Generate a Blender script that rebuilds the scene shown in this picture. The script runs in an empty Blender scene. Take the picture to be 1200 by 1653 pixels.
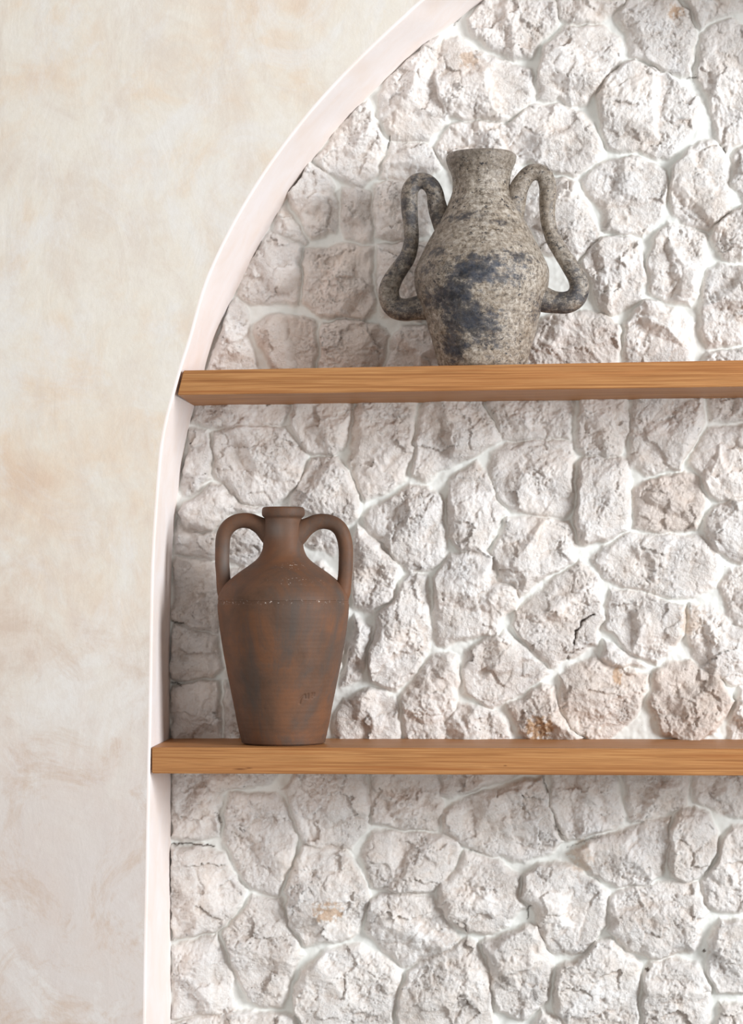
import bpy, bmesh, math
import numpy as np
from mathutils import Vector, Matrix

C = bpy.context.scene.collection
rng = np.random.default_rng(7)

# ------------------------------------------------------------------ survey
# The camera stands 5 m from the plaster wall.  World: X right, Y into the
# niche (plaster face at Y = 0), Z up, eye level at Z = 0.
F, HY, PSI, DIST = 4000.0, 945.0, 0.1, 5.0
U = DIST / F                      # one reference unit (1.25 mm)
DEPTH = 252 * U                   # niche depth, 31 cm

def at(px, py, Y):
    """survey point on the vertical plane at depth Y -> world (X, Y, Z)"""
    u = (px - 600.0) / F
    v = (HY - py) / F
    dx = math.cos(PSI) * u - math.sin(PSI)
    dy = math.sin(PSI) * u + math.cos(PSI)
    t = (Y + DIST) / dy
    return (dx * t, Y + 0 * px if hasattr(px, 'shape') else Y, v * t)

def srgb(r, g, b):
    f = lambda c: (c / 255 / 12.92) if c / 255 <= .04045 else ((c / 255 + .055) / 1.055) ** 2.4
    return (f(r), f(g), f(b), 1)

# ------------------------------------------------------------------ noise
def _h(ix, iy, seed):
    n = (ix.astype(np.int64) * 374761393 + iy.astype(np.int64) * 668265263 + seed * 1442695041) & 0xFFFFFFFF
    n = ((n ^ (n >> 13)) * 1274126177) & 0xFFFFFFFF
    n = ((n ^ (n >> 16)) * 2246822519) & 0xFFFFFFFF
    return ((n ^ (n >> 15)) & 0xFFFFFF) / float(0xFFFFFF)

def vnoise(x, y, seed=0):
    ix, iy = np.floor(x), np.floor(y)
    fx, fy = x - ix, y - iy
    def grad(ox, oy):
        a = _h(ix + ox, iy + oy, seed) * 2 * math.pi
        return np.cos(a) * (fx - ox) + np.sin(a) * (fy - oy)
    u = fx ** 3 * (fx * (fx * 6 - 15) + 10)
    v = fy ** 3 * (fy * (fy * 6 - 15) + 10)
    a = grad(0, 0) * (1 - u) + grad(1, 0) * u
    b = grad(0, 1) * (1 - u) + grad(1, 1) * u
    return (a * (1 - v) + b * v) * 1.5

def fbm(x, y, sc, oct=4, seed=0, gain=.5):
    r, a, f = 0, 1, 1 / sc
    for k in range(oct):
        r = r + a * vnoise(x * f, y * f, seed + k * 17)
        a *= gain; f *= 2.03
    return r

def cells(x, y, sc, seed=0, slope=.5):
    """chipped-rock facets: every Worley cell carries its own tilted plane"""
    X, Y = x / sc, y / sc
    ix, iy = np.floor(X), np.floor(Y)
    best = np.full(x.shape, 1e9); out = np.zeros(x.shape)
    for ox in (-1, 0, 1):
        for oy in (-1, 0, 1):
            cx, cy = ix + ox, iy + oy
            sx = cx + .1 + .8 * _h(cx, cy, seed); sy = cy + .1 + .8 * _h(cx, cy, seed + 5)
            d = (X - sx) ** 2 + (Y - sy) ** 2
            ga = _h(cx, cy, seed + 9) * 6.2832; gm = slope * (.3 + .7 * _h(cx, cy, seed + 11))
            val = (np.cos(ga) * (X - sx) + np.sin(ga) * (Y - sy)) * gm + (_h(cx, cy, seed + 13) - .5) * .5 * slope
            m = d < best
            best = np.where(m, d, best); out = np.where(m, val, out)
    return out * sc

# ------------------------------------------------------------------ nodes
class NT:
    def __init__(s, name):
        s.m = bpy.data.materials.new(name); s.m.use_nodes = True
        s.t = s.m.node_tree; s.n = s.t.nodes; s.l = s.t.links
        s.b = s.n['Principled BSDF']
        s.b.inputs['Specular IOR Level'].default_value = .25
    def add(s, kind, **kw):
        n = s.n.new(kind)
        for k, v in kw.items():
            if hasattr(n, k) and k not in n.inputs: setattr(n, k, v)
            else: n.inputs[k].default_value = v
        return n
    def link(s, a, b): s.l.new(a, b)
    def coord(s, scale=(1, 1, 1), which='Object'):
        tc = s.n.new('ShaderNodeTexCoord'); mp = s.n.new('ShaderNodeMapping')
        mp.inputs['Scale'].default_value = scale
        s.link(tc.outputs[which], mp.inputs['Vector']); return mp.outputs[0]
    def noise(s, vec, scale, detail=5, rough=.55, dist=0):
        n = s.n.new('ShaderNodeTexNoise'); s.link(vec, n.inputs['Vector'])
        n.inputs['Scale'].default_value = scale; n.inputs['Detail'].default_value = detail
        n.inputs['Roughness'].default_value = rough; n.inputs['Distortion'].default_value = dist
        return n.outputs['Fac']
    def ramp(s, fac, stops):
        r = s.n.new('ShaderNodeValToRGB'); s.link(fac, r.inputs[0])
        e = r.color_ramp.elements
        while len(e) < len(stops): e.new(.5)
        for el, (p, c) in zip(e, stops):
            el.position = p; el.color = c if hasattr(c, '__len__') else (c, c, c, 1)
        return r.outputs[0]
    def mix(s, fac, a, b, mode='MIX'):
        m = s.n.new('ShaderNodeMix'); m.data_type = 'RGBA'; m.blend_type = mode
        for v, i in ((fac, 0), (a, 6), (b, 7)):
            if hasattr(v, 'is_linked') or hasattr(v, 'links'): s.link(v, m.inputs[i])
            else: m.inputs[i].default_value = v
        return m.outputs[2]
    def math(s, op, a, b=0.0):
        m = s.n.new('ShaderNodeMath'); m.operation = op
        for v, i in ((a, 0), (b, 1)):
            if hasattr(v, 'links'): s.link(v, m.inputs[i])
            else: m.inputs[i].default_value = v
        return m.outputs[0]
    def attr(s, name):
        a = s.n.new('ShaderNodeAttribute'); a.attribute_name = name; return a.outputs['Fac']
    def bump(s, height, dist, strength=1.0, prev=None):
        b = s.n.new('ShaderNodeBump'); s.link(height, b.inputs['Height'])
        b.inputs['Distance'].default_value = dist; b.inputs['Strength'].default_value = strength
        if prev is not None: s.link(prev, b.inputs['Normal'])
        return b.outputs[0]
    def out(s, color, rough=.8, normal=None):
        s.link(color, s.b.inputs['Base Color'])
        if hasattr(rough, 'links'): s.link(rough, s.b.inputs['Roughness'])
        else: s.b.inputs['Roughness'].default_value = rough
        if normal is not None: s.link(normal, s.b.inputs['Normal'])
        return s.m

def mat_limewash():
    t = NT('limewash plaster'); v = t.coord()
    big = t.noise(v, 2.3, 6, .62, .6)
    mid = t.noise(v, 6.0, 8, .68, 1.2)
    m = t.math('ADD', t.math('MULTIPLY', big, .6), t.math('MULTIPLY', mid, .4))
    col = t.ramp(m, [(.38, srgb(240, 235, 227)), (.48, srgb(238, 231, 219)), (.56, srgb(237, 222, 204)), (.66, srgb(231, 208, 186))])
    st = t.noise(t.coord((1, 1, .5)), 5, 8, .72, 1.5)
    col = t.mix(t.ramp(st, [(.48, 0.0), (.64, .5)]), col, srgb(222, 208, 196))
    # the colour turns greyer low on the wall
    sp = t.n.new('ShaderNodeSeparateXYZ'); t.link(v, sp.inputs[0])
    low = t.math('ADD', t.math('MULTIPLY', sp.outputs[2], -1.1), t.math('MULTIPLY', mid, .9))
    col = t.mix(t.ramp(low, [(.3, 0.0), (1.3, .7)]), col, srgb(219, 210, 208))
    pale = t.noise(t.coord((1, 1, .8)), 4.3, 9, .75, .7)
    col = t.mix(t.ramp(pale, [(.50, 0.0), (.62, .6)]), col, srgb(238, 236, 233))
    tan = t.math('MULTIPLY', t.ramp(t.noise(v, 6.0, 9, .78, .6), [(.50, 0.0), (.62, 1.0)]), t.ramp(low, [(.3, .15), (.9, 1.0)]))
    col = t.mix(t.math('MULTIPLY', tan, .6), col, srgb(208, 184, 164))
    fine = t.noise(v, 60, 6, .7)
    col = t.mix(t.ramp(fine, [(.35, .10), (.6, 0.0)]), col, srgb(200, 184, 168))
    n = t.bump(t.noise(t.coord((1, 1, .5)), 14, 6, .6, .8), .0025, .5)
    n = t.bump(t.noise(v, 150, 4, .6), .0006, .5, n)
    return t.out(col, .85, n)

def mat_reveal():
    t = NT('smooth pale plaster'); v = t.coord()
    f = t.noise(v, 8, 6, .6, .6)
    col = t.ramp(f, [(.35, srgb(241, 234, 232)), (.7, srgb(237, 224, 216))])
    n = t.bump(t.noise(v, 30, 5, .6), .0015, .4)
    return t.out(col, .8, n)

def mat_stone():
    t = NT('whitewashed rough stone'); v = t.coord()
    st = t.attr('stone'); tint = t.attr('tint'); hollow_tint = t.attr('pit')
    mortar = t.ramp(t.noise(v, 25, 4, .6), [(.3, srgb(229, 231, 227)), (.7, srgb(235, 237, 234))])
    f = t.noise(v, 13, 8, .7, .5)
    stone = t.ramp(f, [(.30, srgb(229, 219, 210)), (.48, srgb(238, 234, 230)), (.66, srgb(244, 243, 242))])
    stone = t.mix(t.ramp(tint, [(.0, 0.0), (1, .8)]), stone, srgb(214, 196, 182))
    g = t.noise(v, 90, 6, .75)
    stone = t.mix(t.ramp(g, [(.30, .30), (.48, 0.0)]), stone, srgb(214, 199, 186))
    col = t.mix(st, mortar, stone)
    col = t.mix(hollow_tint, col, srgb(184, 164, 148))  # brown tint in the concave spots of the relief
    col = t.mix(t.attr('rust'), col, srgb(196, 160, 124))
    col = t.mix(t.attr('dark'), col, srgb(84, 68, 56))
    sp = t.noise(v, 240, 2, .5)
    sp2 = t.noise(v, 9, 3, .5)
    spk = t.math('MULTIPLY', t.ramp(sp, [(.24, 1.0), (.27, 0.0)]), t.ramp(sp2, [(.56, 0.0), (.62, 1.0)]))
    col = t.mix(spk, col, srgb(110, 90, 74))
    h1 = t.noise(v, 190, 6, .68, .3)
    hh = t.math('MULTIPLY', h1, t.math('MULTIPLY', st, t.ramp(t.noise(v, 11, 3, .5), [(.35, .35), (.6, 1.0)])))
    n = t.bump(hh, .0052, 1.0)
    n = t.bump(t.noise(v, 60, 4, .5), .0010, .5, n)
    return t.out(col, .9, n)

def mat_wood(name, seed):
    t = NT(name)
    v = t.coord((.4, 6, 9)); v2 = t.coord((1.0, 30, 85)); v3 = t.coord((.5, 14, 40))
    a = t.n.new('ShaderNodeVectorMath'); a.operation = 'ADD'; a.inputs[1].default_value = (seed, seed * .7, seed * 1.3)
    t.link(v3, a.inputs[0])
    big = t.noise(v, 2.2, 3, .5, .6)
    line = t.noise(a.outputs[0], 4.6, 4, .55, .35)
    fine = t.noise(v2, 9, 4, .6, .15)
    col = t.ramp(line, [(.30, srgb(140, 92, 52)), (.43, srgb(172, 118, 70)), (.52, srgb(194, 142, 90)), (.60, srgb(180, 126, 76)), (.72, srgb(160, 102, 56))])
    col = t.mix(t.ramp(big, [(.38, 0.0), (.68, .5)]), col, srgb(176, 115, 66))
    col = t.mix(t.ramp(fine, [(.42, .42), (.52, 0.0)]), col, srgb(140, 92, 52))
    col = t.mix(t.attr('knot'), col, srgb(104, 60, 30))
    n = t.bump(fine, .0006, .5)
    return t.out(col, .5, n)

def mat_terracotta():
    t = NT('weathered terracotta'); v = t.coord()
    f = t.noise(v, 9, 7, .65, .6)
    col = t.ramp(f, [(.30, srgb(82, 62, 49)), (.48, srgb(104, 76, 59)), (.62, srgb(118, 81, 58)), (.75, srgb(94, 72, 58))])
    g = t.noise(t.coord((1, 1, .45)), 7, 7, .7, 1.0)
    col = t.mix(t.ramp(g, [(.47, 0.0), (.62, .75)]), col, srgb(82, 75, 70))
    br = t.noise(t.coord((1.5, 1.5, 9)), 10, 6, .7, .3)
    col = t.mix(t.ramp(br, [(.35, .18), (.55, 0.0)]), col, srgb(84, 62, 50))
    col = t.mix(t.attr('wear_glint'), col, srgb(112, 108, 104))  # grey wear on the neck, painted highlight on the left handle
    sp = t.noise(v, 190, 3, .6); band = t.attr('chalk')
    ck = t.math('MULTIPLY', t.ramp(sp, [(.62, 0.0), (.67, 1.0)]), band)
    col = t.mix(ck, col, srgb(196, 184, 174))
    fine = t.noise(v, 160, 5, .65)
    n = t.bump(fine, .0008, .45)
    n = t.bump(t.noise(v, 25, 4, .5), .002, .35, n)
    n = t.bump(br, .0004, .35, n)
    return t.out(col, .6, n)

def mat_smoked():
    t = NT('smoke-blackened grey clay'); v = t.coord()
    g = t.noise(v, 105, 6, .72, .3)
    col = t.ramp(g, [(.33, srgb(70, 62, 54)), (.42, srgb(136, 124, 110)), (.53, srgb(178, 167, 153)), (.68, srgb(214, 206, 196))])
    w = t.noise(v, 8, 6, .65, .5)
    col = t.mix(t.ramp(w, [(.44, 0.0), (.66, .45)]), col, srgb(140, 121, 98))
    w2 = t.noise(v, 26, 8, .78, .6)
    col = t.mix(t.ramp(w2, [(.34, .4), (.5, 0.0)]), col, srgb(80, 72, 64))
    # blue-black firing clouds
    a = t.math('ADD', t.math('MULTIPLY', t.noise(t.coord((1, 1, 1.6)), 12, 9, .74, .4), .52), t.math('MULTIPLY', t.noise(t.coord((1, 1, 1.3)), 60, 8, .8, .3), .48))
    soot = t.attr('soot')
    m = t.math('ADD', a, t.math('MULTIPLY', soot, .24))
    dark = t.ramp(m, [(.575, 0.0), (.63, .75), (.72, 1.0)])
    col = t.mix(dark, col, t.ramp(t.noise(v, 40, 5, .7), [(.35, srgb(22, 25, 33)), (.7, srgb(66, 73, 88))]))
    br = t.noise(t.coord((.6, .6, 9)), 26, 5, .7)
    col = t.mix(t.ramp(br, [(.36, .35), (.52, 0.0)]), col, srgb(78, 72, 70))
    fl = t.noise(t.coord((1, 1, 1.4)), 105, 5, .7, .3); flm = t.noise(v, 16, 4, .6)
    fleck = t.math('MULTIPLY', t.ramp(fl, [(.37, 1.0), (.42, 0.0)]), t.ramp(flm, [(.44, 0.0), (.52, 1.0)]))
    col = t.mix(fleck, col, srgb(40, 40, 46))
    shade_grime = t.attr('shade_grime')
    col = t.mix(shade_grime, col, srgb(58, 54, 52))  # darker foot and neck plus painted body shading
    vo = t.n.new('ShaderNodeTexVoronoi'); vo.feature = 'DISTANCE_TO_EDGE'; vo.inputs['Scale'].default_value = 170
    t.link(v, vo.inputs['Vector'])
    crack = t.ramp(vo.outputs['Distance'], [(.0, 1.0), (.09, 0.0)])
    crack = t.math('MULTIPLY', crack, t.ramp(t.noise(v, 14, 3, .5), [(.45, 0.0), (.6, .6)]))
    col = t.mix(crack, col, srgb(84, 74, 64))
    n = t.bump(g, .0022, .8)
    n = t.bump(t.noise(v, 18, 4, .5), .003, .4, n)
    t.b.inputs['Specular IOR Level'].default_value = .45
    return t.out(col, .42, n)

def mat_plain(name, c, rough=.8):
    t = NT(name); v = t.coord()
    k = srgb(*c); d = tuple(x * .8 for x in k[:3]) + (1,)
    return t.out(t.ramp(t.noise(v, 40, 4), [(.3, d), (.7, k)]), rough)

# ------------------------------------------------------------------ mesh helpers
def link_mesh(name, me, mat=None, parent=None, smooth=True):
    o = bpy.data.objects.new(name, me); C.objects.link(o)
    if mat: me.materials.append(mat)
    if smooth: me.polygons.foreach_set('use_smooth', np.ones(len(me.polygons), bool))
    if parent: o.parent = parent
    return o

def grid_mesh(name, P, closed_u=False, closed_v=False):
    """P: (nv, nu, 3) array -> quad mesh"""
    nv, nu, _ = P.shape
    me = bpy.data.meshes.new(name)
    idx = np.arange(nv * nu).reshape(nv, nu)
    A = idx if not closed_u else np.concatenate([idx, idx[:, :1]], 1)
    if closed_v: A = np.concatenate([A, A[:1]], 0)
    q = np.stack([A[:-1, :-1], A[:-1, 1:], A[1:, 1:], A[1:, :-1]], -1).reshape(-1, 4)
    me.vertices.add(nv * nu); me.vertices.foreach_set('co', P.reshape(-1).astype(np.float32))
    me.loops.add(q.size); me.loops.foreach_set('vertex_index', q.reshape(-1).astype(np.int32))
    me.polygons.add(len(q)); me.polygons.foreach_set('loop_start', (np.arange(len(q)) * 4).astype(np.int32))
    me.update(calc_edges=True); me.validate()
    return me

def set_attr(me, name, vals):
    a = me.attributes.new(name, 'FLOAT', 'POINT')
    a.data.foreach_set('value', np.asarray(vals, np.float32).reshape(-1))

def spline(pts, n):
    """Catmull-Rom through pts (any dimension), n samples, arc-length even"""
    p = np.array(pts, float)
    p = np.vstack([2 * p[0] - p[1], p, 2 * p[-1] - p[-2]])
    out = []
    for i in range(1, len(p) - 2):
        t = np.linspace(0, 1, 24, endpoint=False)[:, None]
        a, b, c, d = p[i - 1], p[i], p[i + 1], p[i + 2]
        out.append(.5 * ((2 * b) + (c - a) * t + (2 * a - 5 * b + 4 * c - d) * t ** 2 + (3 * b - a - 3 * c + d) * t ** 3))
    out.append(p[-2][None]); out = np.vstack(out)
    s = np.r_[0, np.cumsum(np.linalg.norm(np.diff(out[:, :2], axis=0), axis=1))]
    q = np.linspace(0, s[-1], n)
    return np.stack([np.interp(q, s, out[:, k]) for k in range(out.shape[1])], 1)

# ------------------------------------------------------------------ back wall of stones
TA = (2.6667, 330, 0); TB = (2.6667, 750, 0); TC = (2.5, 260, 640); TD = (2.5, 720, 640)
TE = (2.449, 230, 1180); TF = (2.449, 710, 1180)
STONES = [
 (TB,'10,80 40,160 190,250 290,240 330,170 400,110 405,0 300,-60 150,-80 60,10'),
 (TB,'-90,165 -145,270 -120,400 -90,490 0,505 150,520 190,490 280,440 295,400 285,290 190,265 60,210 -20,150'),
 (TA,'790,330 745,400 745,500 800,590 880,600 970,600 1040,520 1060,480 1020,340 1030,210 1000,150 930,190 850,270'),
 (TA,'990,640 1060,530 1130,515 1340,530 1375,570 1390,650 1400,700 1100,760 1020,700'),
 (TA,'690,425 590,520 470,680 520,740 600,780 690,810 745,740 775,620 735,510'),
 (TA,'800,600 770,700 760,760 860,780 960,750 1010,720 980,630 960,612 880,605'),
 (TA,'455,700 350,840 420,960 450,1020 560,1000 570,860 540,780 520,740'),
 (TA,'590,800 575,960 600,1020 720,1040 725,930 715,830 650,800'),
 (TA,'740,790 725,850 735,1010 850,1030 960,1000 1000,880 950,780 800,770'),
 (TA,'345,870 290,950 300,1000 420,1060 440,1030 380,940'),
 (TA,'270,980 150,1200 130,1265 200,1310 400,1300 410,1180 415,1070 330,1020'),
 (TA,'430,1070 420,1290 500,1360 690,1380 735,1330 720,1200 725,1060 600,1040'),
 (TA,'740,1050 740,1240 760,1360 930,1380 1000,1200 980,1050 850,1030'),
 (TA,'210,1390 200,1430 240,1500 300,1600 380,1640 470,1600 480,1480 470,1370 330,1345 290,1350'),
 (TA,'500,1390 490,1640 750,1640 790,1450 740,1390 600,1375'),
 (TA,'810,1450 760,1640 1010,1640 1090,1560 1030,1440 950,1400 850,1400'),
 (TA,'125,1275 60,1420 20,1530 -20,1640 260,1640 180,1450 185,1310'),
 (TB,'410,0 415,80 450,95 580,90 640,60 700,10 690,-70 420,-70'),
 (TB,'440,105 350,190 330,240 310,320 310,430 400,420 460,450 530,440 600,350 670,260 690,200 660,150 580,100'),
 (TB,'700,15 650,70 700,150 710,240 790,260 860,300 980,325 995,150 970,50 920,0 900,-60 720,-60'),
 (TB,'930,-40 985,60 1020,120 1100,60 1250,30 1250,-90 950,-80'),
 (TB,'1100,80 1010,150 1000,330 1050,450 1080,580 1130,640 1210,600 1260,400 1240,120 1150,70'),
 (TB,'680,265 600,340 570,400 575,500 620,640 720,650 800,660 880,675 950,600 1000,520 1020,440 960,370 880,310 780,280 730,255'),
 (TB,'280,450 190,510 180,580 230,690 300,700 380,740 470,750 560,700 600,650 570,560 500,470 400,440'),
 (TB,'250,760 250,950 330,1080 480,1110 570,1040 595,990 520,860 490,775 420,765'),
 (TB,'590,700 500,760 530,850 595,900 600,980 650,1000 780,1005 850,930 870,850 870,740 820,690 720,670'),
 (TB,'1010,610 960,650 900,710 880,800 890,900 930,950 1050,990 1150,900 1150,800 1140,660 1080,600'),
 (TB,'1150,660 1160,800 1210,860 1300,800 1300,600 1200,620'),
 (TB,'1160,900 1080,970 1060,1010 1120,1110 1260,1110 1300,900 1200,870'),
 (TB,'600,1020 540,1060 510,1120 550,1240 580,1340 640,1355 760,1280 780,1200 760,1030 700,1010'),
 (TB,'880,960 810,1020 790,1150 800,1260 870,1290 980,1310 1010,1230 1040,1100 1040,1010 970,965'),
 (TB,'770,1290 690,1380 690,1610 980,1610 990,1380 900,1320 820,1290'),
 (TB,'1100,1130 1050,1160 1020,1250 1010,1400 1040,1500 1200,1470 1290,1300 1260,1140'),
 (TB,'1050,1510 1000,1620 1300,1620 1290,1480'),
 (TB,'340,1360 260,1500 250,1640 660,1620 670,1400 600,1350 450,1330'),
 (TB,'0,560 -60,700 0,900 200,960 240,860 230,720 150,560'), (TB,'-40,940 -180,1060 -150,1300 60,1340 120,1100 60,960'),
 (TB,'80,960 130,1150 90,1330 240,1340 330,1200 310,1090 200,980'), (TB,'-140,1340 -60,1620 200,1620 250,1400 60,1360'),
 (TC,'130,30 120,110 200,125 350,125 470,120 500,80 520,40 480,-20 150,-20'),
 (TC,'115,130 85,300 70,410 150,370 200,320 200,220 190,135'),
 (TC,'210,135 205,220 215,330 250,370 330,430 420,450 510,400 560,340 580,240 540,180 500,120 400,125 300,115'),
 (TC,'530,-10 520,120 580,230 700,245 740,200 770,100 780,-10'),
 (TC,'600,250 570,320 530,390 525,440 600,480 700,530 790,500 800,430 790,380 750,300 720,245'),
 (TC,'800,-10 760,150 755,270 800,390 830,430 900,380 980,340 1010,240 1025,100 1040,-10'),
 (TD,'-90,-10 -120,150 -145,330 -70,350 0,290 100,240 190,200 220,170 150,30 140,-10'),
 (TC,'200,350 90,430 60,470 100,540 210,545 280,480 420,470 430,450 320,430 250,375'),
 (TC,'60,490 45,640 190,660 230,640 230,550 110,540'),
 (TC,'240,560 240,640 330,700 420,640 400,500 300,500'),
 (TC,'45,650 35,900 110,930 230,960 240,800 225,670'),
 (TC,'250,700 250,950 420,960 520,860 480,700 350,690'), (TC,'440,480 430,650 510,720 570,600 560,500'),
 (TC,'540,700 530,870 600,960 740,900 750,760 650,670'), (TC,'260,980 260,1140 450,1150 540,1050 480,970'),
 (TC,'560,980 470,1160 690,1180 750,1000 660,950'), (TC,'350,1170 360,1400 560,1400 660,1220 560,1170'),
 (TC,'40,910 35,1140 100,1150 200,1140 240,1100 230,970 120,935'),
 (TC,'35,1165 30,1420 230,1420 240,1250 230,1150 120,1155'),
 (TC,'250,1150 240,1420 335,1420 330,1200'),
 (TC,'590,580 580,600 690,640 730,600 730,545 640,530'),
 (TC,'790,520 770,620 770,850 850,880 930,800 970,710 940,660 830,540'),
 (TC,'990,360 900,420 810,490 830,540 920,630 1000,720 1070,700 1150,650 1150,560 1140,420 1080,365'),
 (TD,'120,255 20,340 5,420 5,560 60,620 150,640 200,540 240,470 200,400 170,310'),
 (TC,'1000,720 940,800 870,880 855,960 830,1080 840,1150 950,1190 1030,1110 1080,1010 1080,800 1070,720'),
 (TD,'20,630 -50,730 -60,980 0,1010 60,985 210,960 215,900 290,850 290,770 200,740 190,650 150,625'),
 (TC,'780,880 740,1080 720,1170 800,1150 830,1050 850,930'),
 (TC,'830,1180 740,1220 700,1280 690,1420 970,1420 950,1230 900,1180'),
 (TC,'1090,1040 1040,1110 970,1200 970,1330 1000,1420 1140,1420 1200,1250 1200,1060 1150,1040'),
 (TD,'150,-10 165,30 230,170 330,175 500,175 510,-10'),
 (TD,'250,185 180,230 170,290 210,400 250,450 330,485 480,490 510,470 515,180 400,175'),
 (TD,'530,-10 530,200 560,240 690,240 740,150 740,-10'),
 (TD,'550,245 525,270 520,500 540,600 640,590 735,540 745,400 740,260 700,240'),
 (TD,'250,490 200,580 180,650 210,740 270,760 300,810 390,740 510,670 530,600 500,500 350,490'),
 (TD,'760,-10 740,140 740,270 800,310 950,290 1000,200 1050,100 1030,-10'),
 (TD,'1055,-10 1070,100 1300,110 1300,-10'),
 (TD,'1060,120 1000,230 990,280 1070,400 1110,420 1300,400 1300,110'),
 (TD,'800,335 760,370 755,530 850,545 1010,535 1040,470 1060,420 1010,330 970,300'),
 (TD,'1100,430 1045,500 1040,550 1090,620 1200,680 1320,640 1320,430 1180,415'),
 (TD,'740,555 590,640 590,660 640,740 720,770 850,800 1000,815 1090,770 1115,680 1080,600 1030,560 900,550'),
 (TD,'540,655 440,740 370,790 280,860 270,930 340,1020 430,1090 500,1060 600,1000 640,900 620,740'),
 (TD,'660,780 645,930 690,980 740,1040 850,1080 900,1040 950,970 970,850 850,810 740,780'),
 (TD,'640,980 620,1060 700,1100 820,1090 740,1045'),
 (TD,'1150,690 1100,770 1130,880 1200,940 1320,900 1320,700'),
 (TD,'990,840 970,960 1000,1050 1080,1130 1160,1170 1300,1150 1300,960 1150,920 1080,840'),
 (TD,'590,1050 460,1120 450,1250 500,1330 590,1400 690,1370 790,1270 820,1120 720,1100'),
 (TD,'920,1070 840,1110 820,1240 880,1370 1000,1410 1100,1350 1160,1230 1100,1130 1000,1070'),
 (TD,'190,960 80,1020 60,1130 70,1200 200,1260 330,1180 430,1110 350,1040 240,950'),
 (TD,'380,1170 240,1250 320,1390 400,1420 490,1410 550,1380 460,1280 440,1180'),
 (TD,'60,1240 0,1330 0,1430 300,1430 230,1290 150,1250'),
 (TD,'1190,1170 1150,1300 1130,1420 1320,1420 1320,1160'),
 (TE,'110,140 105,430 240,440 300,410 320,260 400,230 500,220 560,140'),
 (TE,'350,240 325,300 315,440 380,560 420,630 540,650 590,540 610,420 560,300 530,245'),
 (TE,'620,140 550,240 600,360 630,440 720,475 820,470 880,380 890,290 870,140'),
 (TE,'895,140 885,280 900,370 1000,390 1150,395 1190,330 1170,140'),
 (TE,'108,455 105,830 180,820 290,800 360,720 400,640 310,480 240,460'),
 (TE,'430,660 380,720 310,800 340,900 370,1000 440,1090 560,1100 590,960 630,880 570,780 550,660'),
 (TE,'640,450 600,520 570,640 570,770 640,850 760,840 850,800 890,680 880,600 830,510 800,475'),
 (TE,'910,395 860,500 910,620 1000,640 1150,650 1200,590 1260,480 1250,440 1180,410'),
 (TE,'940,640 890,680 880,790 950,880 1020,935 1120,920 1230,870 1250,830 1200,740 1150,660 1050,645'),
 (TE,'800,850 690,890 630,940 590,1040 600,1110 680,1240 980,1240 1020,950 930,890 860,845'),
 (TE,'115,850 105,1140 370,1130 350,960 290,815'),
 (TE,'110,1150 110,1260 640,1260 600,1130 500,1115 380,1110'),
 (TE,'1180,880 1050,950 1010,1060 1000,1240 1400,1240 1390,1100 1370,960 1320,850 1280,820'),
 (TF,'10,140 0,270 130,250 300,190 400,140'),
 (TF,'350,190 200,240 50,280 5,330 10,400 90,460 200,500 330,520 440,490 490,440 440,320 415,220 410,185'),
 (TF,'430,140 440,300 500,440 620,410 720,380 730,340 700,230 690,140'),
 (TF,'710,140 740,310 760,370 860,345 970,310 990,240 990,140'),
 (TF,'1000,140 1010,290 1090,330 1300,370 1300,140'),
 (TF,'750,390 620,420 520,470 570,530 640,590 700,620 830,610 890,560 915,450 915,345 830,350'),
 (TF,'960,310 930,340 905,480 910,580 980,605 1050,570 1100,480 1100,400 1060,340 1010,310'),
 (TF,'1150,380 1110,440 1100,520 1040,590 1050,680 1080,720 1300,720 1300,380'),
 (TF,'100,480 50,560 0,600 -10,700 50,770 110,800 190,815 260,770 340,700 310,640 310,570 230,520'),
 (TF,'400,530 330,570 320,660 380,720 380,790 450,890 560,890 620,830 660,780 660,640 600,580 520,525'),
 (TF,'720,630 670,660 670,800 750,870 830,910 920,890 1010,880 1040,800 1060,720 1030,600 900,605'),
 (TF,'340,770 250,800 160,850 190,940 200,1020 230,1110 330,1150 430,1080 450,930 380,770'),
 (TF,'620,840 560,900 470,930 450,1050 450,1110 540,1240 780,1240 800,950 750,880 680,830'),
 (TF,'920,900 840,920 810,980 790,1240 1070,1240 1070,1020 1020,920'),
 (TF,'1110,750 1060,830 1060,960 1100,1040 1300,1040 1300,745'),
 (TF,'1110,1080 1080,1260 1300,1260 1300,1070'),
 (TF,'400,1110 320,1250 520,1250 470,1130'),
]
TAN = {(TD, '800,335'): .6, (TD, '590,1050'): .55, (TD, '920,1070'): .7, (TD, '380,1170'): .5,
       (TA, '210,1390'): .5, (TA, '500,1390'): .45, (TA, '430,1070'): .4, (TB, '340,1360'): .35}

CRACKS = [
 (TD, 1.5, 6, [(600,880),(555,905),(525,945),(518,1000)]), (TD, 1.0, 3, [(518,1000),(515,1030),(490,1060)]), (TE, 1.2, 4, [(108,452),(180,450),(280,457)]),
 (TE, 1.2, 3, [(285,330),(298,342),(308,362)]), (TF, 1.6, 3, [(410,180),(422,245)]), (TF, 1.7, 3, [(455,372),(485,420)]),
 (TC, 1.6, 5, [(38,904),(85,916)]), (TC, 1.5, 5, [(38,1156),(85,1168)]), (TB, 1.3, 3, [(780,275),(830,312)]), (TB, 1.2, 3, [(960,325),(1000,328)]),
 (TF, 1.1, 2, [(640,416),(570,440),(505,466)]), (TF, 1.0, 2, [(115,468),(165,486)]), (TB, 1.3, 3, [(1120,630),(1130,655)]), (TB, 1.0, 2, [(850,820),(843,850)]),
 (TA, 1.2, 3, [(800,578),(790,630)]), (TA, 1.1, 3, [(1100,60),(1070,100)]), (TF, 1.2, 3, [(355,690),(345,745)])]
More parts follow.
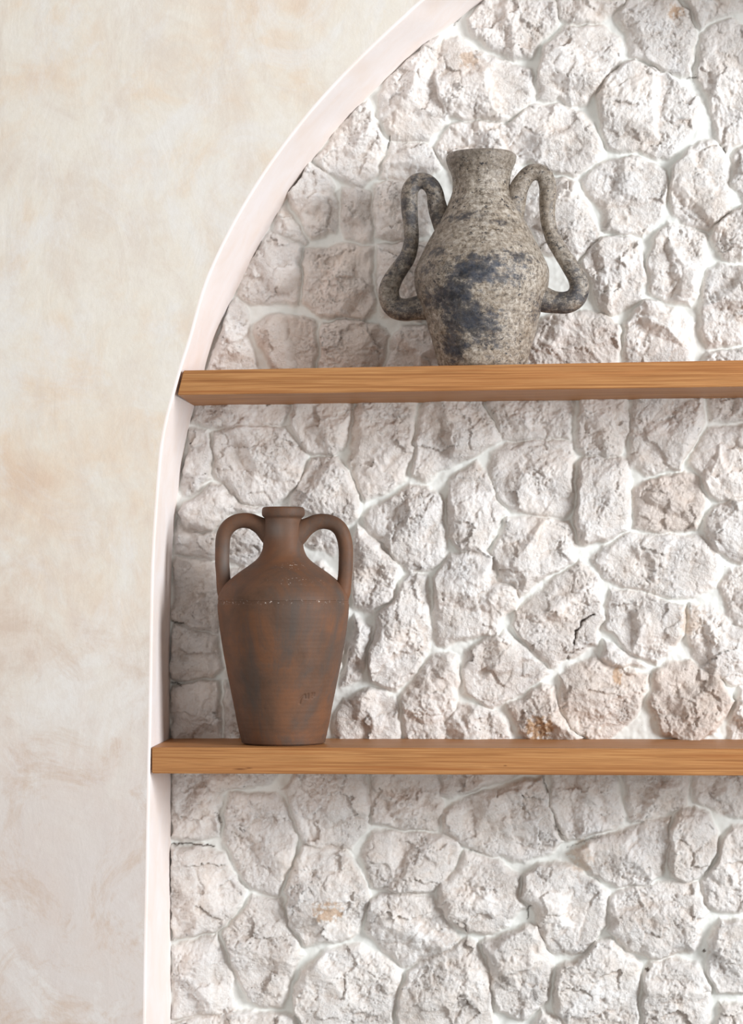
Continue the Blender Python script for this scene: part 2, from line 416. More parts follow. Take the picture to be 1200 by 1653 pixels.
STAINS = [(TF,95,1065,24,28,.6,1), (TF,250,1000,34,30,.45,1), (TF,375,1045,18,22,.5,1), (TB,910,48,34,30,.7,0), (TD,375,1340,60,50,.9,0),
 (TE,740,715,60,40,.7,0), (TD,692,1130,18,40,.7,0), (TF,560,500,50,60,.35,0), (TD,1000,900,60,60,.3,0), (TA,1085,375,22,30,.6,1), (TB,20,250,40,40,.5,0), (TF,820,945,8,8,.9,1), (TF,1045,872,8,8,.9,1)]

def build_back_wall(mat):
    STEP = 1.7
    xs = np.arange(222, 1480, STEP); ys = np.arange(-150, 1740, STEP)
    X, Y = np.meshgrid(xs, ys)
    # wander of the traced edges
    wx = X + 4.5 * fbm(X, Y, 34, 4, 3) ; wy = Y + 4.5 * fbm(X, Y, 34, 4, 51)
    sd = np.full(X.shape, -60.0); sid = np.full(X.shape, -1)
    polys, tints = [], []
    for T, s in STONES:
        k, ox, oy = T
        P = np.array([[float(a) for a in q.split(',')] for q in s.split()])
        P = P / k + (ox, oy)
        polys.append(P); tints.append(TAN.get((T, s.split()[0]), max(0, rng.normal(.06, .1))))
    # stones outside the photographed width / height: jittered courses
    def jit(x0, x1, y0, y1):
        w = 112; yy = y0; r = 0
        while yy < y1:
            xx = x0 + (w / 2 if r % 2 else 0)
            while xx < x1:
                n = 8; a0 = rng.uniform(0, 1)
                ang = (np.arange(n) + a0) / n * 6.2832
                rr = rng.uniform(46, 60, n)
                polys.append(np.stack([xx + rr * np.cos(ang), yy + rr * np.sin(ang)], 1)); tints.append(.1)
                xx += w
            yy += 96; r += 1
    jit(1300, 1480, -60, 1740); jit(780, 1260, -95, -60); jit(280, 1260, 1735, 1750)
    H = np.zeros(X.shape); TI = np.zeros(X.shape); M = np.zeros(X.shape)
    edge_w = 17 + 20 * fbm(X, Y, 75, 2, 77)
    for i, P in enumerate(polys):
        c = P.mean(0)
        P = c + (P - c) * (1 + 3.6 / np.linalg.norm(P - c, axis=1))[:, None]
        x0, y0 = P.min(0) - 12; x1, y1 = P.max(0) + 12
        i0, i1 = np.searchsorted(xs, [x0, x1]); j0, j1 = np.searchsorted(ys, [y0, y1])
        if i1 <= i0 or j1 <= j0: continue
        sx, sy = wx[j0:j1, i0:i1], wy[j0:j1, i0:i1]
        d = np.full(sx.shape, 1e9); inside = np.zeros(sx.shape, bool)
        for a, b in zip(P, np.roll(P, -1, 0)):
            ab = b - a; L = ab @ ab + 1e-9
            t = np.clip(((sx - a[0]) * ab[0] + (sy - a[1]) * ab[1]) / L, 0, 1)
            d = np.minimum(d, np.hypot(sx - a[0] - t * ab[0], sy - a[1] - t * ab[1]))
            cond = (a[1] > sy) != (b[1] > sy)
            inside ^= cond & (sx < (b[0] - a[0]) * (sy - a[1]) / (b[1] - a[1] + 1e-12) + a[0])
        d = np.where(inside, d, -d)
        R = math.sqrt(max(P[:, 0].ptp() * P[:, 1].ptp(), 1)) / 2 if hasattr(P[:, 0], 'ptp') else math.sqrt((np.ptp(P[:, 0])) * np.ptp(P[:, 1])) / 2
        T = rng.uniform(20, 32) * min(1, R / 52)
        ew = np.clip(edge_w[j0:j1, i0:i1], 7, 30) * min(1.0, R / 45)
        e = np.clip((d + 1.5) / ew, 0, 1)
        prof = T * (1 - (1 - e) ** 2.0)
        h = prof
        lx, ly = X[j0:j1, i0:i1] - c[0], Y[j0:j1, i0:i1] - c[1]
        for k in range(rng.integers(3, 6)):
            th = rng.uniform(0, 6.2832); sl = rng.uniform(.3, .9); r0 = R * rng.uniform(-.05, .6)
            pl = T * rng.uniform(.9, 1.0) - sl * (lx * math.cos(th) + ly * math.sin(th) - r0 + 5 * fbm(sx, sy, 26, 3, 500 + i))
            h = np.where(pl < h, pl, h)
        h = np.maximum(h, prof * .5)
        # scarps where flakes were knocked off: one crisp lip that fades out behind it
        for k in range(rng.integers(3, 6)):
            th = rng.uniform(0, 6.2832); r0 = R * rng.uniform(-.5, .6); amp = rng.uniform(1.2, 4.5)
            al = lx * math.cos(th) + ly * math.sin(th) - r0 + 9 * fbm(sx, sy, 30, 4, 700 + 7 * i + k)
            ac = -lx * math.sin(th) + ly * math.cos(th) - R * rng.uniform(-.5, .5)
            lim = np.exp(-(ac / (R * rng.uniform(.25, .6))) ** 2)
            h = h - amp * lim / (1 + np.exp(-np.clip(al / .9, -30, 30))) * np.exp(-np.maximum(al, 0) / rng.uniform(9, 30))
        # bedding of the rock, a different way in every stone
        th = rng.uniform(0, 6.2832); ux = X[j0:j1, i0:i1] * math.cos(th) + Y[j0:j1, i0:i1] * math.sin(th); uy = -X[j0:j1, i0:i1] * math.sin(th) + Y[j0:j1, i0:i1] * math.cos(th)
        h = h + (1.0 * fbm(ux * .5, uy, 8, 4, 900 + i, .7) + 1.2 * fbm(ux * .6, uy, 26, 2, 1300 + i)) * rng.uniform(.7, 1.3)
        m = np.clip((d + 2.0) / 9, 0, 1); m = m * m * (3 - 2 * m)
        S = (slice(j0, j1), slice(i0, i1))
        up = (d > -1.5) & (h * m > H[S])
        H[S] = np.where(up, h * m, H[S]); TI[S] = np.where(up, tints[i], TI[S]); M[S] = np.maximum(M[S], m)
    # rock relief
    qx = X + 6 * fbm(X, Y, 18, 3, 101); qy = Y + 6 * fbm(X, Y, 18, 3, 131)
    rough = np.clip(.55 + 1.1 * fbm(X, Y, 70, 2, 401), .1, 1.2)        # some faces split clean, others are ragged
    rel = cells(qx, qy, 40, 7, .17) + rough * (.5 * cells(qx * 1.2, qy, 13, 23, .26) + 1.0 * cells(qx, qy * 1.15, 5.5, 41, .6) + .55 * fbm(qx * 1.3, qy, 3.6, 2, 421))
    rel += 2.2 * fbm(X, Y, 46, 2, 201)
    top = np.clip(H / 12, 0, 1)
    H2 = H + rel * M * (.3 + .7 * top) + (1 - M) * (2.0 * fbm(X, Y, 30, 3, 301) + .25 * fbm(X, Y, 6, 2, 311))
    def blur(A, r):
        for ax in (0, 1):
            for _ in range(2):
                c_ = np.cumsum(np.pad(A, [(r + 1, r) if q == ax else (0, 0) for q in (0, 1)], 'edge'), ax)
                n_ = A.shape[ax]
                A = (np.take(c_, np.arange(2 * r + 1, 2 * r + 1 + n_), ax) - np.take(c_, np.arange(0, n_), ax)) / (2 * r + 1)
        return A
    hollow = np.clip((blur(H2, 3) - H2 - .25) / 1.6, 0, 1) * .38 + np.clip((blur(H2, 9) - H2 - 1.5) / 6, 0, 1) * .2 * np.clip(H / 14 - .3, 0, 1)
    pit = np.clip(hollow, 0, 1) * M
    # cracks and holes seen in single stones
    dark = np.zeros(X.shape)
    for T, w_, dep, pts in CRACKS:
        P = np.array(pts, float) / T[0] + T[1:]
        for a, b in zip(P[:-1], P[1:]):
            x0, y0 = np.minimum(a, b) - 8; x1, y1 = np.maximum(a, b) + 8
            i0, i1 = np.searchsorted(xs, [x0, x1]); j0, j1 = np.searchsorted(ys, [y0, y1])
            S = (slice(j0, j1), slice(i0, i1)); sx, sy = X[S] + 3 * fbm(X[S], Y[S], 12, 3, 77), Y[S] + 3 * fbm(X[S], Y[S], 12, 3, 88)
            ab = b - a; t = np.clip(((sx - a[0]) * ab[0] + (sy - a[1]) * ab[1]) / (ab @ ab), 0, 1)
            g = np.exp(-(np.hypot(sx - a[0] - t * ab[0], sy - a[1] - t * ab[1]) / w_) ** 2)
            H2[S] -= dep * g; dark[S] = np.maximum(dark[S], g * min(1, dep / 4))
    rust = np.zeros(X.shape)
    for T, cx_, cy_, rx_, ry_, am, dk in STAINS:
        g = np.exp(-((X - cx_ / T[0] - T[1]) * T[0] / rx_) ** 2 - ((Y - cy_ / T[0] - T[2]) * T[0] / ry_) ** 2)
        g = np.clip((g + .9 * fbm(X + 3.3, Y + 1.7, 8.7, 4, 61) * np.sqrt(g) - .3) * 3, 0, 1) * am
        if dk: dark = np.maximum(dark, g); H2 -= g * 1.5
        else: rust = np.maximum(rust, g)
    # soften sub-sample spikes
    P3 = np.stack(at(X, Y, DEPTH - 18 * U), -1)
    P3[..., 1] = DEPTH - H2 * U
    P3 = P3[::-1]
    me = grid_mesh('wall_back', P3)
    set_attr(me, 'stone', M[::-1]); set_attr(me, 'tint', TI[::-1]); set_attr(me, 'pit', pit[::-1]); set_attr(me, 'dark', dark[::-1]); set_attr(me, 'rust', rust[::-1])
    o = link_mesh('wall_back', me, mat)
    o['kind'] = 'structure'; o['label'] = 'whitewashed rough stone wall at the back of the arched niche'
    return o

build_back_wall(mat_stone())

# ------------------------------------------------------------------ plaster wall and arch reveal
FRONT = [(233,1760),(235,1653),(237,1520),(239.5,1400),(242,1250),(243.5,1190),(245,1100),(246.5,1000),(249,900),(254,820),(261.5,730),(270,680),
 (281,638),(293,595),(309,545),(330,470),(352,416),(378,364),(405,317),(434,272),(465,229),(498,187),(534,146),(573,105),(614,65),(651,31),
 (686,0),(760,-52),(850,-92),(960,-116),(1080,-122),(1250,-98),(1480,-10)]
BACK = [(273,1760),(274,1653),(274,1520),(274.5,1400),(274.5,1250),(273,1196),(273.5,1100),(274,1000),(277,890),(283,820),(292,750),(301,700),
 (314,650),(328,600),(343,550),(372,484),(398,432),(424,382),(450,337),(480,290),(512,245),(548,200),(590,158),(632,116),(676,76),(722,42),
 (775,2),(850,-40),(930,-70),(1020,-88),(1110,-90),(1260,-66),(1480,20)]

def resample_pair(a, b, n):
    p = np.hstack([np.array(a, float), np.array(b, float)])
    return spline(p, n)
CR = resample_pair(FRONT, BACK, 400)

def build_front_wall():
    base = [at(x, y, 0) for x, y in CR[:, :2]]
    ctr = Vector(at(1080, 900, 0))
    pts = []
    for i, p in enumerate(base):                      # set the face back behind the rounded arris
        a = Vector(base[max(i - 1, 0)]); b = Vector(base[min(i + 1, len(base) - 1)])
        t = (b - a).normalized(); nrm = Vector((-t.z, 0, t.x))
        pts.append((Vector(p), nrm))
    # pairs (outward offset, depth) of the arris
    arris = [(4.5, 0.0), (2.6, .15), (1.2, .8), (.3, 2.0), (0, 3.6)]
    # flat face: strips from the arris out to the wall's own border
    x0, x1, y0, y1 = -260.0, 1480.0, -330.0, 1760.0
    outer = []
    for fx, fy in CR[:, :2]:
        dx, dy = fx - x1, fy - y1
        t = min((x0 - x1) / dx if dx < -1e-6 else 1e9, (y0 - y1) / dy if dy < -1e-6 else 1e9)
        outer.append([x1 + dx * t, y1 + dy * t])
    outer = np.array(outer); outer[0] = (x0, y1); outer[-1] = (x1, y0)
    kc = np.argmin(np.hypot(outer[:, 0] - x0, outer[:, 1] - y0)); outer[kc] = (x0, y0)
    rows = [[tuple(p + n * arris[0][0] * U) for p, n in pts]]
    O = [Vector(at(a, b, 0)) for a, b in outer]
    for t in (.08, .25, .5, .75, 1):
        rows.append([tuple((p + n * arris[0][0] * U).lerp(q, t)) for (p, n), q in zip(pts, O)])
    rows.append([(q.x, DEPTH, q.z) for q in O])        # thickness of the wall at its far border
    me = grid_mesh('wall_front', np.array(rows)[::-1])
    o = link_mesh('wall_front', me, mat_limewash(), smooth=False)
    o['kind'] = 'structure'; o['label'] = 'cream limewashed plaster wall around the arch'
    # reveal: ruled from the arris to the stones
    rows = []
    for off, dep in arris:
        rows.append([p + n * off * U + Vector((0, dep * U, 0)) for p, n in pts])
    backp = [Vector(at(x, y, DEPTH - 14 * U)) for x, y in CR[:, 2:]]
    for t in (.06, .15, .3, .5, .7, .85, 1.0, 1.13):
        rows.append([(p + Vector((0, 3.6 * U, 0))).lerp(q, t) for (p, n), q in zip(pts, backp)])
    P = np.array([[tuple(v) for v in r] for r in rows])
    # hand-trowelled waviness along the reveal
    me = grid_mesh('trim', P)
    o = link_mesh('trim_1', me, mat_reveal())
    o['kind'] = 'structure'; o['label'] = 'smooth white plaster reveal of the arch'
build_front_wall()

# ------------------------------------------------------------------ shelves
def build_shelf(label, top_l, top_r, bot_l, bot_r, backx_top, backx_bot, seed, knots, setback):
    """front corners surveyed on the plaster plane; runs back to the stones"""
    TL, TR, BL, BR = (Vector(at(*p, setback)) for p in (top_l, top_r, bot_l, bot_r))
    yb = DEPTH - 2 * U
    nx, nz, ny = 120, 8, 14
    bm = bmesh.new()
    def V(s, t, y):          # s along, t 0 bottom..1 top, y depth
        L0 = BL.lerp(TL, t); R0 = BR.lerp(TR, t)
        bx = backx_bot * (1 - t) + backx_top * t
        q = (y - setback) / (yb - setback)
        L = Vector((L0.x + (bx - L0.x) * q, y, L0.z)); R = Vector((R0.x, y, R0.z))
        return L.lerp(R, s)
    cs = [V(0, 0, setback), V(1, 0, setback), V(1, 1, setback), V(0, 1, setback), V(0, 0, yb), V(1, 0, yb), V(1, 1, yb), V(0, 1, yb)]
    v = [bm.verts.new(c) for c in cs]
    for f in ((0, 1, 2, 3), (4, 7, 6, 5), (0, 4, 5, 1), (3, 2, 6, 7), (0, 3, 7, 4), (1, 5, 6, 2)):
        bm.faces.new([v[i] for i in f])
    bmesh.ops.recalc_face_normals(bm, faces=bm.faces[:])
    bmesh.ops.bevel(bm, geom=bm.edges[:], offset=.0016, segments=3, affect='EDGES')
    me = bpy.data.meshes.new('shelf'); bm.to_mesh(me); bm.free()
    o = bpy.data.objects.new('floating_shelf', me); C.objects.link(o)
    me.materials.append(mat_wood('oiled oak ' + str(seed), seed))
    # knots: local dark streaks, object coordinates
    m = me.materials[0]; t = m.node_tree
    tc = t.nodes.new('ShaderNodeTexCoord')
    tot = None
    for (px, py, rx, rz) in knots:
        c = at(px, py, setback)
        sub = t.nodes.new('ShaderNodeVectorMath'); sub.operation = 'SUBTRACT'; sub.inputs[1].default_value = c
        sc = t.nodes.new('ShaderNodeVectorMath'); sc.operation = 'MULTIPLY'; sc.inputs[1].default_value = (1 / (rx * U), 1 / (40 * U), 1 / (rz * U))
        ln = t.nodes.new('ShaderNodeVectorMath'); ln.operation = 'LENGTH'
        mr = t.nodes.new('ShaderNodeMapRange'); mr.inputs[1].default_value = .2; mr.inputs[2].default_value = 1; mr.inputs[3].default_value = .8; mr.inputs[4].default_value = 0
        t.links.new(tc.outputs['Object'], sub.inputs[0]); t.links.new(sub.outputs[0], sc.inputs[0]); t.links.new(sc.outputs[0], ln.inputs[0]); t.links.new(ln.outputs['Value'], mr.inputs[0])
        if tot is None: tot = mr.outputs[0]
        else:
            ad = t.nodes.new('ShaderNodeMath'); ad.operation = 'MAXIMUM'
            t.links.new(tot, ad.inputs[0]); t.links.new(mr.outputs[0], ad.inputs[1]); tot = ad.outputs[0]
    for nd in [] if tot is None else [n for n in t.nodes if n.bl_idname == 'ShaderNodeAttribute']:
        for l in list(nd.outputs['Fac'].links): t.links.new(tot, l.to_socket)
    o['label'] = label; o['category'] = 'shelf'; o['group'] = 'wooden shelves in the niche'
    return o

bx = lambda px, py: at(px, py, DEPTH)[0]
up = build_shelf('upper wooden shelf across the niche, under the blackened grey urn',
    (296, 598), (1470, 576.5), (286.5, 637.5), (1470, 620), bx(331, 600), bx(312, 653), 3.1, [], 1.5 * U)
lo = build_shelf('lower wooden shelf across the niche, under the brown terracotta jug',
    (245, 1206.5), (1470, 1209.5), (245, 1248.5), (1470, 1253), bx(275, 1196), bx(275, 1238), 9.4, [(388, 1241.5, 15, 2.2), (402, 1240, 8, 1.5), (816, 1236, 4, 1.3)], 1.5 * U)

# ------------------------------------------------------------------ pottery
def lathe(name, prof, mat, parent, seg=192, disp=None, attrs=None):
    """prof: list of (z, r); first point = centre of the foot, continues up, over the lip and down inside"""
    prof = np.array(prof, float)
    th = np.linspace(0, 2 * math.pi, seg, endpoint=False)
    Z = np.repeat(prof[:, 0:1], seg, 1); R = np.repeat(prof[:, 1:2], seg, 1); T = np.repeat(th[None], len(prof), 0)
    if disp is not None: R = np.maximum(R + disp(T, Z, R) * np.clip(R / (10 * U), 0, 1), 1e-5)
    P = np.stack([R * np.cos(T), R * np.sin(T), Z], -1)
    me = grid_mesh(name, P, closed_u=True)
    for k, f in (attrs or {}).items(): set_attr(me, k, f(P[..., 0], P[..., 1], P[..., 2]))
    return link_mesh(name, me, mat, parent)

def tube(name, pts, mat, parent, n=110, seg=32, flat=1.0, attrs=None, wob=0.0):
    """pts: (x, z, r) in the local XZ plane"""
    p = spline(pts, n)
    c, r = p[:, :2], p[:, 2]
    tg = np.gradient(c, axis=0); tg /= np.linalg.norm(tg, axis=1)[:, None]
    nr = np.stack([-tg[:, 1], tg[:, 0]], 1)
    th = np.linspace(0, 2 * math.pi, seg, endpoint=False)
    s = np.linspace(0, 1, n)[:, None]
    rr = r[:, None] * (1 + wob * vnoise(s * 9 + 0 * th, np.cos(th)[None] * 1.2 + 0 * s, 5))
    P = np.zeros((n, seg, 3))
    P[..., 0] = c[:, 0:1] + nr[:, 0:1] * rr * np.cos(th)
    P[..., 2] = c[:, 1:2] + nr[:, 1:2] * rr * np.cos(th)
    P[..., 1] = rr * flat * np.sin(th)
    cap0 = np.repeat(P[:1].mean(1, keepdims=True), seg, 1); cap1 = np.repeat(P[-1:].mean(1, keepdims=True), seg, 1)
    P = np.concatenate([cap0, P, cap1], 0)
    me = grid_mesh(name, P, closed_u=True)
    for k, f in (attrs or {}).items(): set_attr(me, k, f(P[..., 0], P[..., 1], P[..., 2]))
    return link_mesh(name, me, mat, parent)

def crop_profile(rows, k, ox, oy, yc, base_z):
    """rows (crop y, half width) -> (z above base, r)"""
    w = math.hypot(*[a - b for a, b in zip(at(700, 945, yc)[:1] + (0,), at(701, 945, yc)[:1] + (0,))])
    out = []
    for y, hw in rows:
        z = at(800, oy + y / k, yc)[2] - base_z
        out.append((z, hw / k * w))
    return out

def densify(prof, n):
    return spline(prof, n)

# --- lower terracotta jug
yc = 104 * U
k, ox, oy = 2.857, 220, 780
cx = at(ox + 679 / k, 1200, yc)[0]
base_z = at(ox + 679 / k, 1200.5, yc)[2]
def shelf_top_z(o, x):      # the shelf is a hair out of level
    vs = [v.co for v in o.data.vertices]
    zt = max(v.z for v in vs if v.x < -1.0 + .4) if False else None
    L = Vector(at(245, 1206.5, 1.5 * U)); R = Vector(at(1470, 1209.5, 1.5 * U))
    return L.z + (R.z - L.z) * (x - L.x) / (R.x - L.x)
base_z = shelf_top_z(lo, cx) + .0004
rows = [(1209,150),(1209,181),(1205.5,184),(1203,191),(1190,195),(1150,204),(1100,215),(1050,224),(1000,234),(900,254),(800,274),(700,291),(620,301),(575,304.5),(560,304),(557,301),(552,303.5),
 (546,301),(540,303.5),(520,299),(500,290),(480,277),(460,261),(440,239),(420,214),(400,186),(380,157),(360,131),(340,112),(320,101),(300,95),(270,92),(240,91),(210,90),(185,86),(168,84),(160,87),
 (153,94),(146,98),(135,99),(122,98),(113,94),(109,86),(110,76),(116,70),(135,66),(200,66),(280,70),(330,85),(400,170),(470,240),(600,280),(900,235),(1180,170),(1185,2)]
P = crop_profile(rows, k, ox, oy, yc, base_z)
zb = P[0][0]; sc_z = 1.0
P = [(z - zb, r) for z, r in P]
P = [(0.0, 0.0001)] + P
jug = bpy.data.objects.new('terracotta_jug', None); C.objects.link(jug)
jug.location = (cx, yc, base_z)
W1 = at(701, 945, yc)[0] - at(700, 945, yc)[0]
def lz(y): return at(800, oy + y / k, yc)[2] - base_z - zb
def seg_d(x, z, a, b):
    a = np.array(a); b = np.array(b); ab = b - a
    t = np.clip(((x - a[0]) * ab[0] + (z - a[1]) * ab[1]) / (ab @ ab), 0, 1)
    return np.hypot(x - a[0] - t * ab[0], z - a[1] - t * ab[1])
# three small thumb nicks with a tail, pressed in near the foot
marks = []
for (a, b) in (((783,1012),(788,990)), ((788,990),(806,972)), ((806,972),(808,988)), ((820,970),(819,990)), ((836,968),(834,988)), ((845,968),(842,980))):
    marks.append((((a[0] - 679) / k * W1, lz(a[1])), ((b[0] - 679) / k * W1, lz(b[1]))))
def jug_disp(T, Z, R):
    x = R * np.cos(T); y = R * np.sin(T)
    d = np.zeros(T.shape)
    for a, b in marks:
        dd = seg_d(x, Z, a, b); d = np.maximum(d, np.exp(-(dd / (1.3 * U)) ** 2))
    d = np.where(y < 0, d, 0)
    ring = .04 * U * np.sin(Z / U * .9) + .14 * U * vnoise(Z / U / 9, T * 2, 3)
    und = .8 * U * vnoise(np.cos(T) * 1.5 + 7, Z / U / 90 + np.sin(T), 11)
    return -2.0 * U * d + ring + und
m_ter = mat_terracotta()
def chalk(x, y, z):
    y1, y2, y3 = lz(550), lz(455), lz(385)
    w = np.exp(-((z - y1) / (3.2 * U)) ** 2) * .9
    w = np.maximum(w, np.exp(-((z - y2) / (5 * U)) ** 2 - ((x - 30 * U) / (32 * U)) ** 2))
    w = np.maximum(w, np.exp(-((z - y3) / (5 * U)) ** 2 - ((x - 20 * U) / (18 * U)) ** 2))
    return w
def wear_glint(x, y, z):
    y0 = lz(215)
    return .6 * np.exp(-((x + 8 * U) / (16 * U)) ** 2 - ((z - y0) / (16 * U)) ** 2) * (y < 0)
def handle_glint(x, y, z): return .6 * np.exp(-((x + 99 * U) / (7 * U)) ** 2 - ((z - lz(360)) / (26 * U)) ** 2)  # highlight down the left handle, painted into the clay colour
zero = lambda x, y, z: 0 * x
# fine rows for the marks: densify linearly along the profile
def fine_prof(P, step):
    P = np.array(P); s = np.r_[0, np.cumsum(np.hypot(*np.diff(P, axis=0).T))]
    q = np.unique(np.r_[s, np.arange(0, s[-1], step)])
    return np.stack([np.interp(q, s, P[:, 0]), np.interp(q, s, P[:, 1])], 1)
def smooth_prof(P, lo_i, hi_i, n):
    a = P[:lo_i]; b = spline(P[lo_i:hi_i], n); c = P[hi_i:]
    return list(map(tuple, a)) + list(map(tuple, b)) + list(map(tuple, c))
Ps = smooth_prof(P, 4, len(P) - 2, 420)
lathe('body', fine_prof(Ps, 1.1 * U), m_ter, jug, 520, jug_disp, {'chalk': chalk, 'wear_glint': wear_glint})
def hpts(L, cxc):
    return [((x - cxc) / k * W1, lz(y), r / k * W1) for x, y, r in L]
tube('handle', hpts([(645,255,62),(610,226,53),(582,203,44),(556,188,38.5),(527,175,36),(490,171,35),(450,180,35),(418,205,35),(399,245,34.5),(393,300,34),(393,370,33.5),(397,430,33),(401,470,35),(408,510,38),(420,545,34)], 679),
     m_ter, jug, attrs={'chalk': zero, 'wear_glint': handle_glint}, wob=.03, flat=.95)
tube('handle', hpts([(712,258,62),(748,230,54),(778,208,45),(804,193,39),(833,180,36.5),(870,176,35),(910,186,35),(943,212,35),(961,250,34.5),(969,300,34),(970,370,33.5),(966,430,33),(961,470,35),(952,510,38),(940,545,34)], 679),
     m_ter, jug, attrs={'chalk': zero, 'wear_glint': zero}, wob=.03, flat=.95)
jug['label'] = 'brown terracotta two-handled jug with rounded loop handles, on the lower shelf'
jug['category'] = 'jug'

# --- upper blackened urn
yc = 106 * U
k, ox, oy = 2.727, 560, 200
# shelf top under the urn
L = Vector(at(296, 598, 1.5 * U)); Rr = Vector(at(1470, 576.5, 1.5 * U))
cxb = at(ox + 600 / k, 590, yc)[0]
base_z = L.z + (Rr.z - L.z) * (cxb - L.x) / (Rr.x - L.x) + .0003
SL = math.atan2(Rr.z - L.z, Rr.x - L.x)
W2 = at(701, 945, yc)[0] - at(700, 945, yc)[0]
yb = oy; 
def lz2(y): return (at(800, oy + y / k, yc)[2] - base_z)
rows = [(1085,150),(1085,182),(1078,188),(1058,195),(1000,209),(950,223),(900,238),(850,252),(800,267),(760,281),(725,290),(700,294),(680,295.5),(660,295),(640,293),(618,285),(596,274),(575,264),(550,253),(500,226),(450,199),
 (400,172),(370,156),(340,142),(315,131),(290,125),(265,124),(240,127),(215,133),(195,141),(175,149),(160,153),(147,154),(138,150),(131,142),(130,132),(136,124),(160,115),(240,100),(330,112),(450,170),(600,245),(700,262),(900,205),(1050,165),(1060,2)]
P = [(lz2(y), hw / k * W2) for y, hw in rows]
zb = P[0][0]; top = max(z for z, r in P)
fac = (top) / (top - zb)
P = [((z - zb) * fac, r) for z, r in P]; P = [(0.0, .0001)] + P
urn = bpy.data.objects.new('handled_urn', None); C.objects.link(urn)
urn.location = (cxb, yc, base_z); urn.rotation_euler = (0, -SL, 0)
def zz(y): return (lz2(y) - zb) * fac
def urn_disp(T, Z, R):
    ang = .5 + .5 * np.tanh(0 * Z)
    facet = 1.6 * U * vnoise(np.cos(T) * 1.7 + 3, Z / U / 55 + np.sin(T) * 1.3, 21)
    return facet + .5 * U * vnoise(T * 9, Z / U / 8, 23) + .5 * U * vnoise(np.cos(T) * 6, Z / U / 14 + np.sin(T) * 6, 29)
def soot(x, y, z):
    u = W2
    def blob(px, py, rx, ry): return np.exp(-(((x - (px - 590) / k * W2) / (rx / k * W2)) ** 2) - ((z - zz(py)) / (ry / k * W2)) ** 2) * (y < .02)
    b = blob(590, 680, 200, 80) * .85
    b = np.maximum(b, blob(480, 780, 120, 80)); b = np.maximum(b, blob(550, 890, 150, 110) * .7)
    b = np.maximum(b, blob(420, 590, 70, 28) * .75); b = np.maximum(b, blob(520, 430, 80, 30) * .5); b = np.maximum(b, blob(760, 620, 120, 40) * .5)
    b = np.maximum(b, blob(480, 990, 100, 70) * .75); b = np.maximum(b, blob(820, 800, 40, 180) * .4); b = np.maximum(b, blob(660, 460, 60, 30) * .4)
    b = np.maximum(b, .25 * (y > .02))
    return b
def shade_grime(x, y, z):  # darker foot and neck, with body shading painted toward left and rim
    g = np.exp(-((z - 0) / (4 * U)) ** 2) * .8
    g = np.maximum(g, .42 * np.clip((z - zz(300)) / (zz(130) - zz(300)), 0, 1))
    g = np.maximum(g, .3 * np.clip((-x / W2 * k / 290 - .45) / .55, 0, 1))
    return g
m_urn = mat_smoked()
Ps = smooth_prof(P, 3, len(P) - 2, 360)
lathe('body', fine_prof(Ps, 1.5 * U), m_urn, urn, 360, urn_disp, {'soot': soot, 'shade_grime': shade_grime})
def h2(Lp): 
    out = []
    for x, y, r in Lp:
        X = (x - 600) / k * W2; Z = zz(y)
        # undo the lean of the pot so the handle stands where surveyed
        a = SL; c, s = math.cos(a), math.sin(a)
        out.append((c * X + s * Z, -s * X + c * Z, r / k * W2))
    return out
tube('handle', h2([(455,500,46),(432,455,47),(410,400,44),(396,345,41),(388,300,38),(368,264,36),(335,246,35),(300,256,36),(278,290,37),(274,340,37),(279,400,35),(286,460,33),(284,520,33),(266,580,36),(235,630,39),(204,680,42),(186,725,45),(190,770,47),(214,802,49),(255,814,49),(305,810,52),(345,804,60),(380,800,66)]),
     m_urn, urn, n=170, attrs={'soot': lambda x, y, z: .36 + 0 * x, 'shade_grime': lambda x, y, z: .34 + 0 * x}, wob=.07)
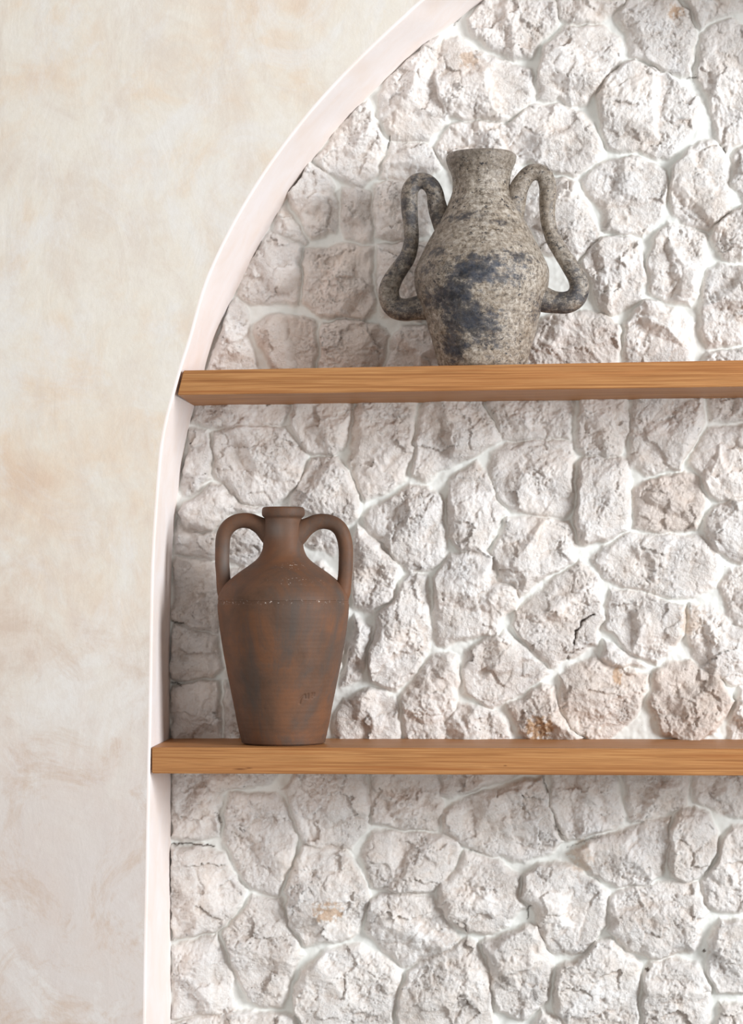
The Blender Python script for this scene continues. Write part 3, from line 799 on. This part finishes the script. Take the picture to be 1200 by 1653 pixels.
tube('handle', h2([(705,455,48),(728,405,50),(738,345,50),(753,295,44),(775,252,39),(803,222,36),(838,214,36),(868,232,37),(882,275,38),(882,330,37),(882,390,34),(890,450,33),(908,510,34),(940,570,35),(978,625,38),(1010,680,41),(1020,730,44),(1002,772,47),(965,790,48),(920,787,48),(880,778,54),(840,765,62)]),
     m_urn, urn, n=170, attrs={'soot': lambda x, y, z: .2 + .25 / (1 + np.exp((z - zz(640)) / (12 * U))), 'shade_grime': lambda x, y, z: .15 + .15 / (1 + np.exp((z - zz(640)) / (12 * U)))}, wob=.07)
urn['label'] = 'blackened grey clay urn with serpentine S-shaped handles, on the upper shelf'
urn['category'] = 'urn'

# ------------------------------------------------------------------ light
def area(name, loc, target, size, energy, color, sy=None):
    l = bpy.data.lights.new(name, 'AREA'); l.size = size; l.energy = energy; l.color = color
    if sy: l.shape = 'RECTANGLE'; l.size_y = sy
    o = bpy.data.objects.new(name, l); C.objects.link(o); o.location = loc
    o.rotation_euler = (Vector(target) - Vector(loc)).to_track_quat('-Z', 'Y').to_euler()
    return o
tgt = at(700, 830, 0)
area('window_light', (5.0, -3.2, 1.15), tgt, 1.9, 525, (.94, .97, 1.0), 3.0)
area('room_fill', (-1.0, -4.6, -.3), at(600, 1250, 0), 3.0, 40, (1.0, .98, .96))
w = bpy.data.worlds.new('room'); bpy.context.scene.world = w; w.use_nodes = True
w.node_tree.nodes['Background'].inputs[0].default_value = (1.0, .955, .91, 1)
w.node_tree.nodes['Background'].inputs[1].default_value = .33

# ------------------------------------------------------------------ camera
cam = bpy.data.cameras.new('camera'); co = bpy.data.objects.new('camera', cam); C.objects.link(co)
cam.sensor_fit = 'HORIZONTAL'; cam.sensor_width = 36; cam.lens = F / 1200 * 36
cam.shift_y = (HY - 826.5) / 1200
cam.clip_start = .05; cam.clip_end = 50
co.location = (0, -DIST, 0); co.rotation_euler = (math.pi / 2, 0, PSI)
bpy.context.scene.camera = co
bpy.context.scene.view_settings.view_transform = 'Standard'
bpy.context.scene.view_settings.look = 'None'
